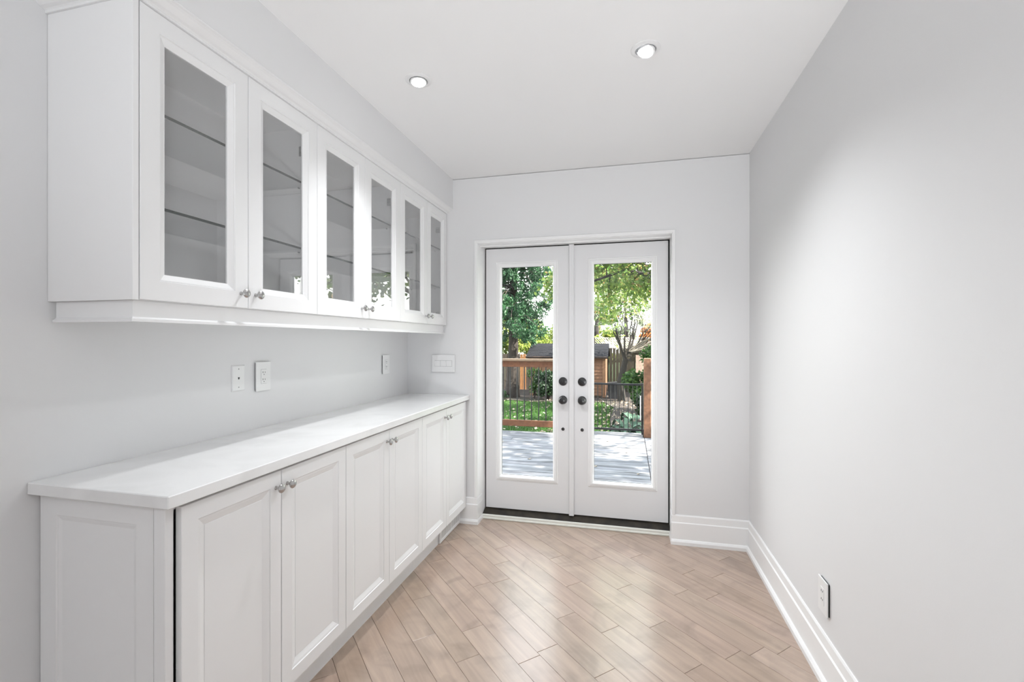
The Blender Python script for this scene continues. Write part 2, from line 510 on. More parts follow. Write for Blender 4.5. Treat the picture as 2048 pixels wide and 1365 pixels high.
# ---- door casing (thin bead) and jambs: trim_1, trim_2
tr = MB()
for (x0, x1) in ((OX0 - 0.021, OX0), (OX1, OX1 + 0.017)):
    tr.box(x0, x1, D - 0.010, D, 0.2, OZ + 0.021, b=0.002)
tr.box(OX0 - 0.021, OX1 + 0.017, D - 0.0101, D, OZ, OZ + 0.021, b=0.002)
struct('trim_1', tr, M_TRIM)
tj = MB()
tj.box(OX0 - 0.001, OX0 + 0.004, D - 0.004, D + 0.262, 0.0, OZ)
tj.box(OX1 - 0.004, OX1 + 0.001, D - 0.004, D + 0.262, 0.0, OZ)
tj.box(OX0, OX1, D - 0.004, D + 0.262, OZ - 0.004, OZ + 0.001)
tj.box(OX0, OX1, D + 0.07, D + 0.10, OZ - 0.016, OZ - 0.004, b=0.003)
struct('trim_2', tj, M_TRIM)

# sill nosing and threshold
struct('trim_3', MB().box(OX0 + 0.004, OX1 - 0.004, D + 0.110, D + 0.128, 0.0, 0.034, b=0.004).box(OX0 + 0.004, OX1 - 0.004, D + 0.104, D + 0.122, 0.0, 0.014, b=0.003), M_SILL)
th = MB()
th.prism([(D + 0.128, -0.02), (D + 0.30, -0.02), (D + 0.30, 0.060), (D + 0.20, 0.060), (D + 0.128, 0.033)], OX0 + 0.004, OX1 - 0.004, lambda p, q, t: (t, p, q))
struct('trim_4', th, M_THRESH)

# ================================================================== FRENCH DOOR
YD = 3.60
door = empty('door_1', (-0.42, YD, 0.06), kind='structure')
def leaf(x0, x1, gx0, gx1, hx, thumb):
    z0, z1, gz0, gz1 = 0.066, OZ - 0.014, 0.331, 1.989
    mb = MB()
    fnn = lambda a, b_, d: (a, YD + d, b_)
    # leaf slab with real hole
    outer = [(x0, z0), (x1, z0), (x1, z1), (x0, z1)]
    inner = [(gx0, gz0), (gx1, gz0), (gx1, gz1), (gx0, gz1)]
    v = []
    for d in (0.0, 0.044):
        v += [(a, YD + d, b_) for a, b_ in outer] + [(a, YD + d, b_) for a, b_ in inner]
    f = []
    for j in range(4):
        k = (j + 1) % 4
        f += [(j, k, 4 + k, 4 + j), (8 + j, 12 + j, 12 + k, 8 + k), (j, 8 + j, 8 + k, k), (4 + j, 4 + k, 12 + k, 12 + j)]
    mb.add(v, f)
    L = mb.build('door_leaf', M_DOOR, door)
    # lite frame: stepped moulding proud of the leaf
    lf = MB()
    o_ = 0.042
    lf.rings((gx0 - o_, gx1 + o_, gz0 - o_, gz1 + o_), [(0, 0.002), (0, -0.002), (0.006, -0.005), (0.012, -0.004), (0.016, -0.011), (0.030, -0.013), (0.040, -0.004), (0.0445, 0.010), (0.0445, 0.016), (0.03, 0.016)], fnn, cap=False, closed=True)
    lf.build('lite_frame', M_TRIM, L)
    lf = MB()
    lf.rings((gx0 - o_, gx1 + o_, gz0 - o_, gz1 + o_), [(0, 0.042), (0, 0.050), (0.03, 0.055), (0.0445, 0.034), (0.0445, 0.028), (0.03, 0.028)], fnn, cap=False, closed=True)
    lf.build('lite_frame', M_TRIM, L)
    MB().rings((gx0, gx1, gz0, gz1), [(-0.002, 0.0165), (-0.002, 0.0275), (0.0035, 0.0275), (0.0035, 0.0165)], fnn, cap=False, closed=True).build('spacer', M_GASKET, L)
    MB().box(gx0 - 0.001, gx1 + 0.001, YD + 0.019, YD + 0.025, gz0 - 0.001, gz1 + 0.001).build('glass_pane', M_GLASS, L)
    # deadbolt
    db = MB().lathe([(0.033, 0), (0.033, 0.006), (0.031, 0.009), (0.026, 0.010), (0.012, 0.012)], 28, (hx, YD, 1.088), (0, -1, 0)).build('deadbolt', M_BLACK, L, smooth=True)
    ca, sa = math.cos(thumb), math.sin(thumb)
    tm = MB().box(-0.0035, 0.0035, -0.009, 0.0, -0.022, 0.022, b=0.002)
    tm.v = [(hx + x * ca + z * sa, YD - 0.010 + y, 1.088 - x * sa + z * ca) for x, y, z in tm.v]
    tm.build('thumb_turn', M_BLACK, L)
    MB().lathe([(0.033, 0), (0.033, 0.004), (0.030, 0.008), (0.016, 0.010), (0.013, 0.020), (0.014, 0.028), (0.024, 0.034), (0.0285, 0.043), (0.028, 0.052), (0.022, 0.060), (0.010, 0.063)], 28,
              (hx, YD, 0.945), (0, -1, 0)).build('door_knob', M_BLACK, L, smooth=True)
    MB().lathe([(0.0125, 0), (0.0125, 0.003), (0.010, 0.006), (0.004, 0.007)], 18, (hx, YD, 0.719), (0, -1, 0)).build('bolt_cover', M_BLACK, L, smooth=True)
    return L
leaf(OX0 + 0.014, -0.4245, -0.987, -0.568, -0.490, 0.25)
leaf(-0.4205, OX1 - 0.014, -0.257, 0.167, -0.343, -0.95)
MB().box(-0.4425, -0.4045, YD - 0.020, YD + 0.0, 0.058, OZ - 0.006, b=0.004).build('astragal', M_DOOR, door)
gk = MB()
gk.box(OX0 + 0.0042, OX0 + 0.0138, YD + 0.010, YD + 0.05, 0.058, OZ - 0.005)
gk.box(OX1 - 0.0138, OX1 - 0.0042, YD + 0.010, YD + 0.05, 0.058, OZ - 0.005)
gk.box(OX0 + 0.004, OX1 - 0.004, YD + 0.010, YD + 0.05, OZ - 0.0138, OZ - 0.0042)
gk.build('weatherstrip', M_GASKET, door)

# ================================================================== CABINET DOORS
def knob(parent, x, y, z):
    MB().lathe([(0.0075, 0), (0.0070, 0.002), (0.0045, 0.006), (0.0040, 0.014), (0.0065, 0.018), (0.0140, 0.0205), (0.0163, 0.0235), (0.0160, 0.0265), (0.0130, 0.0295), (0.0075, 0.0315), (0.0030, 0.032)],
              22, (x, y, z), (1, 0, 0)).build('knob', M_NICKEL, parent, smooth=True)

XU = -1.372
fx = lambda X: (lambda a, b_, d: (X - d, a, b_))
def glass_door(cab, y0, y1, knob_side, hinge_side):
    g = 0.0013
    z0, z1 = 1.5215, 2.387
    R = (y0 + g, y1 - g, z0, z1)
    ins = 0.0825
    d = MB().rings(R, [(0, 0.020), (0, 0.0015), (0.0015, 0), (0.0585, 0), (0.060, 0.0035), (0.064, 0.004), (0.0805, 0.0115), (ins, 0.0115), (ins, 0.020)], fx(XU), cap=False, closed=True)
    o = d.build('door', M_CAB, cab)
    MB().box(XU - 0.0185, XU - 0.0145, y0 + ins - 0.004, y1 - ins + 0.004, z0 + ins - 0.004, z1 - ins + 0.004).build('glass_pane', M_CGLASS, o)
    knob(o, XU, (y1 - 0.034) if knob_side > 0 else (y0 + 0.034), 1.5735)
    hy = y1 - 0.022 if hinge_side > 0 else y0 + 0.022
    s = -1 if hinge_side > 0 else 1
    for hz in (1.602, 2.262):
        h = MB()
        h.lathe([(0.0175, 0), (0.0175, 0.004), (0.013, 0.005)], 16, (XU - 0.0202, hy + s * 0.012, hz), (-1, 0, 0))
        h.box(XU - 0.075, XU - 0.021, hy - 0.006, hy + 0.006, hz - 0.009, hz + 0.009, b=0.002)
        h.box(XU - 0.082, XU - 0.036, hy - 0.004 - s * 0.004, hy + 0.002 - s * 0.004, hz - 0.022, hz + 0.022, b=0.002)
        h.build('hinge', M_HINGE, o)
    return o

UY = [1.052, 1.451, 1.848, 2.246, 2.646, 3.046, 3.404]
UL = ['nearest the camera, above the near end of the counter', 'in the middle of the row of wall cabinets', 'touching the end wall beside the french doors']
for c in range(3):
    y0, ym, y1 = UY[2 * c], UY[2 * c + 1], UY[2 * c + 2]
    ya = 1.032 if c == 0 else y0
    t = empty('wall_cabinet', ((XL + XU) / 2, (ya + y1) / 2, 1.52),
              'white glass-door wall cabinet ' + UL[c], 'cabinet', 'glass-door cabinets hung on the left wall')
    w = 0.0175
    XF = XU - 0.0215
    box('side_panel', M_CAB if c == 0 else M_CABIN, t, XL + 0.001, XU if c == 0 else XF, ya, ya + (w if c == 0 else w / 2), 1.519, 2.388, b=0.0008)
    box('side_panel', M_CABIN, t, XL + 0.001, XF, y1 - w / 2 - (0.008 if c == 2 else 0), y1 + (0.002 if c == 2 else 0), 1.519, 2.388, b=0.0008)
    yi0, yi1 = ya + (w if c == 0 else w / 2), y1 - w / 2 - (0.008 if c == 2 else 0)
    box('back_panel', M_CABIN, t, XL + 0.001, XL + 0.008, yi0, yi1, 1.537, 2.370)
    box('bottom_panel', M_CABIN, t, XL + 0.001, XF, yi0, yi1, 1.519, 1.537)
    box('top_panel', M_CABIN, t, XL + 0.001, XF, yi0, yi1, 2.370, 2.388)
    for z in (1.812, 2.106):
        s = box('shelf', M_SHELF, t, XL + 0.009, -1.4125, yi0 + 0.001, yi1 - 0.001, z - 0.0045, z + 0.0045)
        s['label'] = 'clear glass shelf'
        e = box('shelf_edge', M_SHEDGE, s, -1.4124, -1.4108, yi0 + 0.001, yi1 - 0.001, z - 0.0045, z + 0.0045)
        e['label'] = 'dark polished front edge'
        for py in (yi0 + 0.004, yi1 - 0.004):
            for px in (-1.66, -1.46):
                MB().lathe([(0.003, 0), (0.003, 0.008)], 8, (px, py - 0.004, z - 0.0076), (0, 1, 0)).build('shelf_pin', M_HINGE, t)
    glass_door(t, y0, ym, 1, -1)
    glass_door(t, ym, y1, -1, 1)

# crown moulding along the top and light valance along the bottom (continuous, one piece each)
crown_prof = [(0, 0), (0.006, 0), (0.006, 0.008), (0.010, 0.011), (0.020, 0.014), (0.036, 0.026), (0.044, 0.030), (0.050, 0.032), (0.050, 0.0375), (-0.02, 0.0375), (-0.02, 0)]
cz, cx0, cy0 = 2.388, XU - 0.0, 1.032
o = MB().sweep(crown_prof, [lambda p, q: (XL, cy0 - p, cz + q), lambda p, q: (cx0 + p, cy0 - p, cz + q), lambda p, q: (cx0 + p, D, cz + q)]).build('crown_molding', M_CAB)
tag(o, 'long white crown molding running along the tops of the glass cabinets under the bulkhead', 'molding')
val_prof = [(0, 0), (0.0, -0.047), (0.004, -0.052), (0.010, -0.055), (0.010, -0.062), (-0.014, -0.062), (-0.014, 0)]
vz, vx, vy = 1.5185, XU - 0.020, 1.047
o = MB().sweep(val_prof, [lambda p, q: (XL + 0.012, vy - p, vz + q), lambda p, q: (vx + p, vy - p, vz + q), lambda p, q: (vx + p, 3.385 + p * 0.5, vz + q)]).build('light_valance', M_CAB)
tag(o, 'white light valance strip under the glass wall cabinets', 'valance')

# ================================================================== BASE CABINETS
XB = -1.205
def panel_door(cab, y0, y1, knob_side):
    g = 0.0015
    R = (y0 + g, y1 - g, 0.132, 0.938)
    o = MB().rings(R, [(0, 0.020), (0, 0.0015), (0.0015, 0), (0.052, 0), (0.054, 0.003), (0.057, 0.0035), (0.062, 0.0045), (0.080, 0.0105), (0.082, 0.0105)], fx(XB), cap=False)
    o.f.append(tuple(range(3, -1, -1)))
    o = o.build('door', M_CAB, cab)
    q = 0.0815
    MB().box(XB - 0.0165, XB - 0.0095, y0 + g + q, y1 - g - q, 0.132 + q, 0.938 - q).build('door_panel', M_CAB, o)
    knob(o, XB, (y1 - 0.028) if knob_side > 0 else (y0 + 0.028), 0.882)
LY = [1.037, 1.425, 1.819, 2.203, 2.603, 2.985, 3.386]
LL = ['at the near end, its panelled side facing the camera', 'in the middle under the long white counter', 'at the far end above the floor vent']
for c in range(3):
    y0, ym, y1 = LY[2 * c], LY[2 * c + 1], LY[2 * c + 2]
    ya = 1.012 if c == 0 else y0
    yb = D - 0.002 if c == 2 else y1
    t = empty('base_cabinet', ((XL + XB) / 2, (ya + yb) / 2, 0), 'white two-door base cabinet ' + LL[c], 'cabinet', 'panelled base cabinets under the counter')
    XF = XB - 0.0225
    w = 0.018
    box('side_panel', M_CAB, t, XL + 0.001, XF, ya + (0.002 if c == 0 else 0), ya + w, 0.0 if c == 0 else 0.115, 0.9495)
    box('side_panel', M_CAB, t, XL + 0.001, XF, y1 - w, y1 - 0.0005, 0.115, 0.9495)
    box('bottom_panel', M_CAB, t, XL + 0.001, XF, ya + w, y1 - w, 0.115, 0.133)
    box('back_panel', M_CAB, t, XL + 0.001, XL + 0.008, ya + w, y1 - w, 0.133, 0.949)
    box('top_rail', M_CAB, t, XF - 0.08, XF, ya + w, y1 - w, 0.931, 0.9495)
    if c == 2:
        box('filler', M_CAB, t, XF - 0.02, XF, y1, yb, 0.115, 0.9495)
    ka, kb = (ya + w if c == 0 else y0 + 0.0), (yb if c == 2 else y1 - 0.0005)
    box('toe_kick', M_CAB, t, -1.285, -1.2705, ka, D - 0.03 if c == 2 else kb, 0.0, 0.115)
    if c == 0:
        # finished end panel with a recessed field, groove and corner post
        pr = MB().rings((-1.692, -1.266, 0.0, 0.9495), [(0, 0.016), (0, 0), (0.060, 0), (0.062, 0.003), (0.067, 0.0035), (0.092, 0.0100), (0.094, 0.0100)], lambda a, b_, d: (a, 1.008 + d, b_), cap=False)
        pr.f.append(tuple(range(4)))
        pr.f.append(tuple(len(pr.v) - 4 + j for j in range(4)))
        e = pr.build('end_panel', M_CAB, t)
        e['label'] = 'recessed-panel end facing the camera'
        box('corner_post', M_CAB, t, -1.262, -1.2225, 1.005, 1.030, 0.0, 0.9495, b=0.0012)
    panel_door(t, y0, ym, 1)
    panel_door(t, ym, y1, -1)

o = MB().box(XL + 0.001, -1.184, 0.982, D - 0.001, 0.9505, 0.986, b=0.0025).build('countertop', M_QUARTZ)
tag(o, 'long white quartz countertop with square edge on the base cabinets', 'countertop')

# floor vent set into the toe kick
t = empty('floor_vent', (-1.262, 3.197, 0), 'white slotted vent grille set in the toe kick beneath the far base cabinet', 'vent')
MB().rings((3.003, 3.392, 0.002, 0.113), [(0, 0.012), (0, 0.003), (0.003, 0.0), (0.020, 0.0), (0.022, 0.004), (0.022, 0.012)], fx(-1.256), cap=False, closed=True).build('frame', M_TRIM, t)
box('frame', M_TRIM, t, -1.267, -1.257, 3.192, 3.203, 0.024, 0.091)
box('duct_back', M_DARK, t, -1.2695, -1.2682, 3.006, 3.389, 0.005, 0.110)
k = 0
for ya, yb in ((3.027, 3.190), (3.205, 3.369)):
    n = 12
    for i in range(n):
        y = ya + (yb - ya) * (i + 0.5) / n
        box('fin', M_TRIM, t, -1.2665, -1.2585, y - 0.0035, y + 0.0035, 0.0235, 0.0915)

# ================================================================== WALL PLATES
def plate_left(name, label, cat, y0, y1, z0, z1, kind, thick=0.006, x=XL):
    t = empty(name, (x, (y0 + y1) / 2, z0), label, cat)
    yc, zc = (y0 + y1) / 2, (z0 + z1) / 2
    def P(a, b_, d): return (x + 0.006 + thick - d, a, b_) if kind != 'phone' else (x + thick - d, a, b_)
    if kind == 'phone':
        MB().rings((y0, y1, z0, z1), [(0, thick), (0.0, thick * 0.6), (0.004, 0)], P).build('cover', M_PLATE, t)
        for z in (z1 - 0.017, z0 + 0.017):
            MB().lathe([(0.003, 0), (0.0025, 0.001)], 10, (x + thick, yc, z), (1, 0, 0)).build('screw', M_HINGE, t)
        MB().box(x + thick - 0.002, x + thick + 0.0006, yc - 0.004, yc + 0.004, zc - 0.003, zc + 0.004).box(x + thick - 0.002, x + thick + 0.0006, yc - 0.002, yc + 0.002, zc - 0.006, zc - 0.003).build('jack', M_DARK, t)
    else:
        MB().box(x, x + 0.006, y0 + 0.004, y1 - 0.004, z0 + 0.004, z1 - 0.004).build('gap_backing', M_DARK, t)  # near-black block paints the shadow gap behind the cover
        MB().rings((y0, y1, z0, z1), [(0, thick), (0.0, 0.001), (0.001, 0)], P).build('cover', M_PLATE, t)
        xf = x + 0.006 + thick
        s = MB().rings((yc - 0.017, yc + 0.017, zc - 0.034, zc + 0.034), [(0, 0.0), (0.0, -0.0012), (0.0006, -0.0016)], P).build('socket', M_PLATE, t)
        for dz in (0.017, -0.017):
            sl = MB()
            sl.box(xf + 0.0010, xf + 0.0022, yc - 0.008, yc - 0.0055, zc + dz - 0.001, zc + dz + 0.007)
            sl.box(xf + 0.0010, xf + 0.0022, yc + 0.0055, yc + 0.0075, zc + dz - 0.001, zc + dz + 0.006)
            sl.lathe([(0.0022, 0), (0.0022, 0.0011)], 8, (xf + 0.0011, yc, zc + dz - 0.008), (1, 0, 0))
            sl.build('slots', M_DARK, s)
        fl = MB().rings((yc - 0.0178, yc + 0.0178, zc - 0.0348, zc + 0.0348), [(0, -0.0004), (0.0008, -0.0004)], P, cap=False).build('seam', M_HINGE, t)
    return t
plate_left('phone_jack', 'white phone jack plate with two screws on the wall above the counter', 'wall plate', 1.706, 1.777, 1.175, 1.291, 'phone')
plate_left('wall_outlet', 'white screwless outlet plate beside the phone jack above the counter', 'outlet', 1.838, 1.928, 1.162, 1.300, 'outlet')
plate_left('wall_outlet', 'white outlet plate above the far end of the counter near the corner', 'outlet', 3.006, 3.096, 1.162, 1.300, 'outlet')
# right wall outlet (mirror)
y0, y1, z0, z1 = 2.125, 2.215, 0.284, 0.422
t = empty('wall_outlet', (XR, (y0 + y1) / 2, z0), 'white outlet plate with dark shadow gap low on the right wall above the baseboard', 'outlet')
box('gap_backing', M_DARK, t, XR - 0.008, XR, y0 + 0.004, y1 - 0.004, z0 + 0.004, z1 - 0.004)  # black backing puts the gap's shade into the colour
PR = lambda a, b_, d: (XR - 0.012 + d, a, b_)
MB().rings((y0, y1, z0, z1), [(0, 0.005), (0, 0.001), (0.001, 0)], PR).build('cover', M_PLATE, t)
yc, zc = (y0 + y1) / 2, (z0 + z1) / 2
s = MB().rings((yc - 0.017, yc + 0.017, zc - 0.034, zc + 0.034), [(0, 0), (0, -0.0012), (0.0006, -0.0016)], PR).build('socket', M_PLATE, t)
for dz in (0.017, -0.017):
    MB().box(XR - 0.0145, XR - 0.0134, yc - 0.008, yc - 0.0055, zc + dz, zc + dz + 0.007).box(XR - 0.0145, XR - 0.0134, yc + 0.0055, yc + 0.008, zc + dz, zc + dz + 0.007).build('slots', M_DARK, s)
# switch plate on the end wall
x0, x1, z0, z1 = -1.492, -1.302, 1.158, 1.293
t = empty('light_switch', ((x0 + x1) / 2, D, z0), 'white wide light switch plate on the end wall left of the french doors', 'switch')
PS = lambda a, b_, d: (a, D - 0.012 + d, b_)
MB().box(x0 + 0.004, x1 - 0.004, D - 0.006, D, z0 + 0.004, z1 - 0.004).build('gap_backing', M_HINGE, t)
MB().rings((x0, x1, z0, z1), [(0, 0.006), (0, 0.001), (0.001, 0)], PS).build('cover', M_PLATE, t)
zc = (z0 + z1) / 2
sp = x0 + 0.025
MB().box(sp - 0.0012, sp + 0.1422, D - 0.0125, D - 0.0119, zc - 0.0232, zc + 0.0232).build('rocker_recess', M_HINGE, t)
for i, (a, b_) in enumerate(((sp, sp + 0.046), (sp + 0.0475, sp + 0.0935), (sp + 0.095, sp + 0.141))):
    v = [(a, D - 0.0118, zc - 0.022), (b_, D - 0.0118, zc - 0.022), (b_, D - 0.0118, zc + 0.022), (a, D - 0.0118, zc + 0.022),
         (a, D - 0.0135, zc - 0.022), (b_, D - 0.0135, zc - 0.022), (b_, D - 0.0165, zc + 0.022), (a, D - 0.0165, zc + 0.022)]
    mb = MB(); mb.add(v, [(0, 3, 2, 1), (4, 5, 6, 7), (0, 1, 5, 4), (1, 2, 6, 5), (2, 3, 7, 6), (3, 0, 4, 7)])
    mb.build('rocker', M_PLATE, t)

# ================================================================== RECESSED LIGHTS
def downlight(x, y, label, tilt, k=1.0, aim=0.0):
    t = empty('recessed_light', (x, y, ZC), label, 'light', 'recessed ceiling lights')
    MB().lathe([(0.034, 0.0), (0.062, 0.0), (0.062, 0.003), (0.056, 0.006), (0.045, 0.006), (0.043, 0.003), (0.034, 0.003)], 40, (x, y, ZC + 0.004), (0, 0, -1)).build('trim_ring', M_RING, t, smooth=True)
    ax = Vector((tilt[0], tilt[1], -1)).normalized()
    MB().lathe([(0.0385, -0.004), (0.0400, 0.002), (0.0375, 0.007), (0.033, 0.007), (0.030, 0.003)], 36, (x, y, ZC - 0.002), ax).build('gimbal', M_RING, t, smooth=True)
    MB().lathe([(0.0418, 0.0), (0.0418, 0.0012), (0.0395, 0.0012)], 36, (x, y, ZC - 0.0018), (0, 0, -1)).build('shadow_gap', M_HINGE, t)
    MB().lathe([(0.029, 0.0062), (0.029, 0.0085), (0.020, 0.0098), (0.008, 0.0104)], 28, (x, y, ZC - 0.002), ax).build('lamp', M_LAMP, t, smooth=True)
    d = bpy.data.lights.new('downlight', 'SPOT'); d.energy = DOWNLIGHT_W * k; d.color = (0.95, 0.975, 1.0); d.spot_size = math.radians(128); d.spot_blend = 1.0; d.shadow_soft_size = 0.03
    o = bpy.data.objects.new('downlight_beam', d); COL.objects.link(o); o.parent = t; o.location = (0, 0, -0.03); o.rotation_euler = (0, aim, 0)
downlight(-0.978, 2.07, 'round white recessed ceiling light nearer the cabinets', (0.10, -0.10), 0.85, -0.24)
downlight(0.072, 2.085, 'round white recessed ceiling light over the middle of the room, right of the other', (-0.20, -0.25), 0.66, 0.05)

# ================================================================== OUTSIDE: DECK
GZ = -1.0
deck = empty('deck', (-0.8, 5.4, -0.02), kind='structure')
drng = random.Random(11)
bw = 0.142
y = 3.70
i = 0
while y < 7.17:
    y2 = min(y + bw - 0.006, 7.185)
    cuts = [-4.6, -2.4 + drng.uniform(-.8, .8), 0.226]
    for a, b_ in zip(cuts[:-1], cuts[1:]):
        box('deck_board', M_DECK, deck, a + 0.002, b_ - 0.002, y, y2, -0.055, -0.02 - drng.uniform(0, 0.003), b=0.004)
    if y2 < 6.95 :
        box('deck_board', M_DECK, deck, 0.375, 3.0, y, y2, -0.055, -0.02 - drng.uniform(0, 0.003), b=0.004)
    y += bw
box('deck_board', M_DECK, deck, 0.230, 0.371, 3.70, 6.92, -0.055, -0.019, b=0.004)
box('deck_board', M_DECK, deck, -0.80, 0.50, 7.19, 7.32, -0.055, -0.020, b=0.004)
box('deck_board', M_DECK, deck, -0.80, 0.50, 7.326, 7.47, -0.055, -0.021, b=0.004)
box('deck_board', M_DECK, deck, 0.230, 3.0, 6.93, 7.185, -0.055, -0.0205, b=0.004)
box('fascia', M_CEDAR, deck, -4.6, 3.0, 7.14, 7.18, -0.25, -0.056)
box('fascia', M_CEDAR, deck, -0.80, 0.50, 7.42, 7.46, -0.25, -0.056)
box('fascia', M_CEDAR, deck, -4.6, 3.0, 3.70, 3.74, -0.25, -0.056)
for px in (-4.5, -2.0, 0.3, 2.8):
    box('deck_post', M_CEDAR, deck, px - 0.05, px + 0.05, 7.03, 7.13, GZ, -0.056)
    box('deck_post', M_CEDAR, deck, px - 0.05, px + 0.05, 3.76, 3.86, GZ, -0.056)

# wooden rail with black balusters at the left
t = empty('deck_railing', (-2.9, 7.23, -0.02), 'brown wooden deck railing with thin black balusters seen through the left door', 'railing')
box('rail_cap', M_CAPW, t, -4.7, -0.86, 7.16, 7.30, 1.082, 1.118, b=0.005)
box('top_rail', M_CEDAR, t, -4.6, -0.95, 7.20, 7.24, 0.990, 1.081, b=0.004)
box('bottom_rail', M_CEDAR, t, -4.6, -0.95, 7.20, 7.24, 0.052, 0.150, b=0.004)
for px in (-0.905, -4.65):
    box('post', M_CEDAR, t, px - 0.045, px + 0.045, 7.185, 7.275, -0.3, 1.081, b=0.004)
x = -1.942 - 0.1152 * 22
while x < -0.98:
    MB().lathe([(0.0095, 0), (0.0095, 0.842)], 8, (x, 7.22, 0.149), (0, 0, 1)).build('baluster', M_IRON, t)
    x += 0.1152

# black metal gate
t = empty('garden_gate', (-0.29, 7.35, 0.03), 'low black metal gate at the edge of the deck', 'gate')
for z0_, z1_ in ((0.722, 0.752), (0.030, 0.062)):
    box('gate_rail', M_IRON, t, -0.79, 0.214, 7.335, 7.365, z0_, z1_, b=0.003)
for px in (-0.805, 0.205):
    box('gate_stile', M_IRON, t, px - 0.014, px + 0.014, 7.336, 7.364, -0.018, 0.76, b=0.003)
x = -0.461 - 0.0655 * 5
for i in range(16):
    xx = x + i * 0.0655
    if -0.78 < xx < 0.19:
        MB().lathe([(0.0058, 0), (0.0058, 0.662)], 8, (xx, 7.35, 0.061), (0, 0, 1)).build('gate_bar', M_IRON, t)
MB().lathe([(0.008, 0), (0.008, 0.37)], 8, (0.176, 7.325, 0.20), (0, 0, 1)).build('gate_latch_rod', M_WHITEP, t)['label'] = 'thin white rod'

t = empty('deck_post', (0.272, 7.16, -0.02), 'tall square brown wooden post standing on the deck beside the black gate', 'post')
box('post', M_POST, t, 0.220, 0.322, 7.11, 7.21, -0.019, 1.146, b=0.006)
box('bracket', M_IRON, t, 0.206, 0.2195, 7.13, 7.19, -0.019, 0.10, b=0.002)

# outside face of the house
hs = MB()
hs.box(-6, XL - 0.201, 3.40, 3.67, GZ, 5.5).box(XR + 0.201, 6, 3.40, 3.67, GZ, 5.5).box(XL - 0.2, XR + 0.2, 3.45, 3.66, ZC + 0.151, 5.5).box(XL - 0.2, XR + 0.2, 3.42, 3.66, GZ, -0.101)
struct('wall_outside', hs, M_EXT)

# ================================================================== GARDEN GROUND
nr = np.random.default_rng(5)
gx = np.linspace(-40, 40, 41); gy = np.linspace(3.6, 70, 41)
V, F = [], []
for j, yy in enumerate(gy):
    for i_, xx in enumerate(gx):
        V.append((xx, yy, GZ + 0.03 * math.sin(xx * 0.7) * math.cos(yy * 0.5) - 0.03))
for j in range(40):
    for i_ in range(40):
        a = j * 41 + i_
        F.append((a, a + 1, a + 42, a + 41))
o = link_mesh('lawn', V, F, M_GROUND); o['kind'] = 'structure'
# planting bed soil
def bed(pts, name='flower_bed'):
    c = Vector((sum(p[0] for p in pts) / len(pts), sum(p[1] for p in pts) / len(pts), GZ + 0.05))
    v = [(p[0], p[1], GZ - 0.06) for p in pts] + [(p[0], p[1], GZ + 0.035) for p in pts] + [tuple(c)]
    n = len(pts)
    f = [(i, (i + 1) % n, (i + 1) % n + n, i + n) for i in range(n)] + [tuple(i + n for i in range(n))]
    o = link_mesh(name, v[:-1], f, M_SOIL); o['kind'] = 'structure'
    return o
bed([(-9, 18.6), (-5.5, 18.4), (-3.6, 18.0), (-2.2, 18.5), (-0.9, 18.4), (-0.5, 17.0), (-0.55, 14.5), (-0.4, 12.4), (-0.3, 10.6), (3.5, 10.6), (3.5, 23.5), (-9, 23.5)])

def quads(name, centres, size, mat, parent=None, droop=0.0, aspect=0.5, up=0.0, flat=False, loc=None, smin=0.6):
    """one joined part of small two-triangle leaves"""
    n = len(centres)
    c = np.asarray(centres, float)
    s = size * nr.uniform(smin, 1.3, n)[:, None]
    d = nr.normal(size=(n, 3))
    if flat: d[:, 2] *= 0.25
    d[:, 2] -= droop
    d[:, 2] += up
    d /= np.linalg.norm(d, axis=1)[:, None]
    r = nr.normal(size=(n, 3))
    if flat: r[:, 2] *= 0.25
    w = np.cross(d, r); 
    if flat: w[:, 2] *= 0.3
    w /= np.linalg.norm(w, axis=1)[:, None] + 1e-9
    k = np.cross(d, w)
    a = c - d * s * .5
    b_ = c + w * s * aspect * .5 + k * s * .06
    e = c + d * s * .5
    g = c - w * s * aspect * .5 + k * s * .06
    V = np.stack([a, b_, e, g], 1).reshape(-1, 3)
    o3 = np.array(V.min(0) + V.max(0)) / 2 if loc is None else np.array(loc)
    V = V - o3
    me = bpy.data.meshes.new(name)
    me.vertices.add(4 * n); me.vertices.foreach_set('co', V.ravel())
    me.loops.add(6 * n); me.polygons.add(2 * n)
    base = np.arange(n)[:, None] * 4
    me.loops.foreach_set('vertex_index', (base + np.array([0, 1, 2, 0, 2, 3])).ravel().astype(np.int32))
    me.polygons.foreach_set('loop_start', (np.arange(2 * n) * 3).astype(np.int32))
    me.materials.append(mat)
    me.update(calc_edges=True)
    o = link_data(name, me, Vector(o3.tolist()), parent)
    o['kind'] = 'stuff'
    return o

def blob(c, r, n, shell=0.55):
    d = nr.normal(size=(n, 3)); d /= np.linalg.norm(d, axis=1)[:, None]
    rad = nr.uniform(shell, 1.0, n)[:, None]
    return np.array(c) + d * rad * np.array(r)

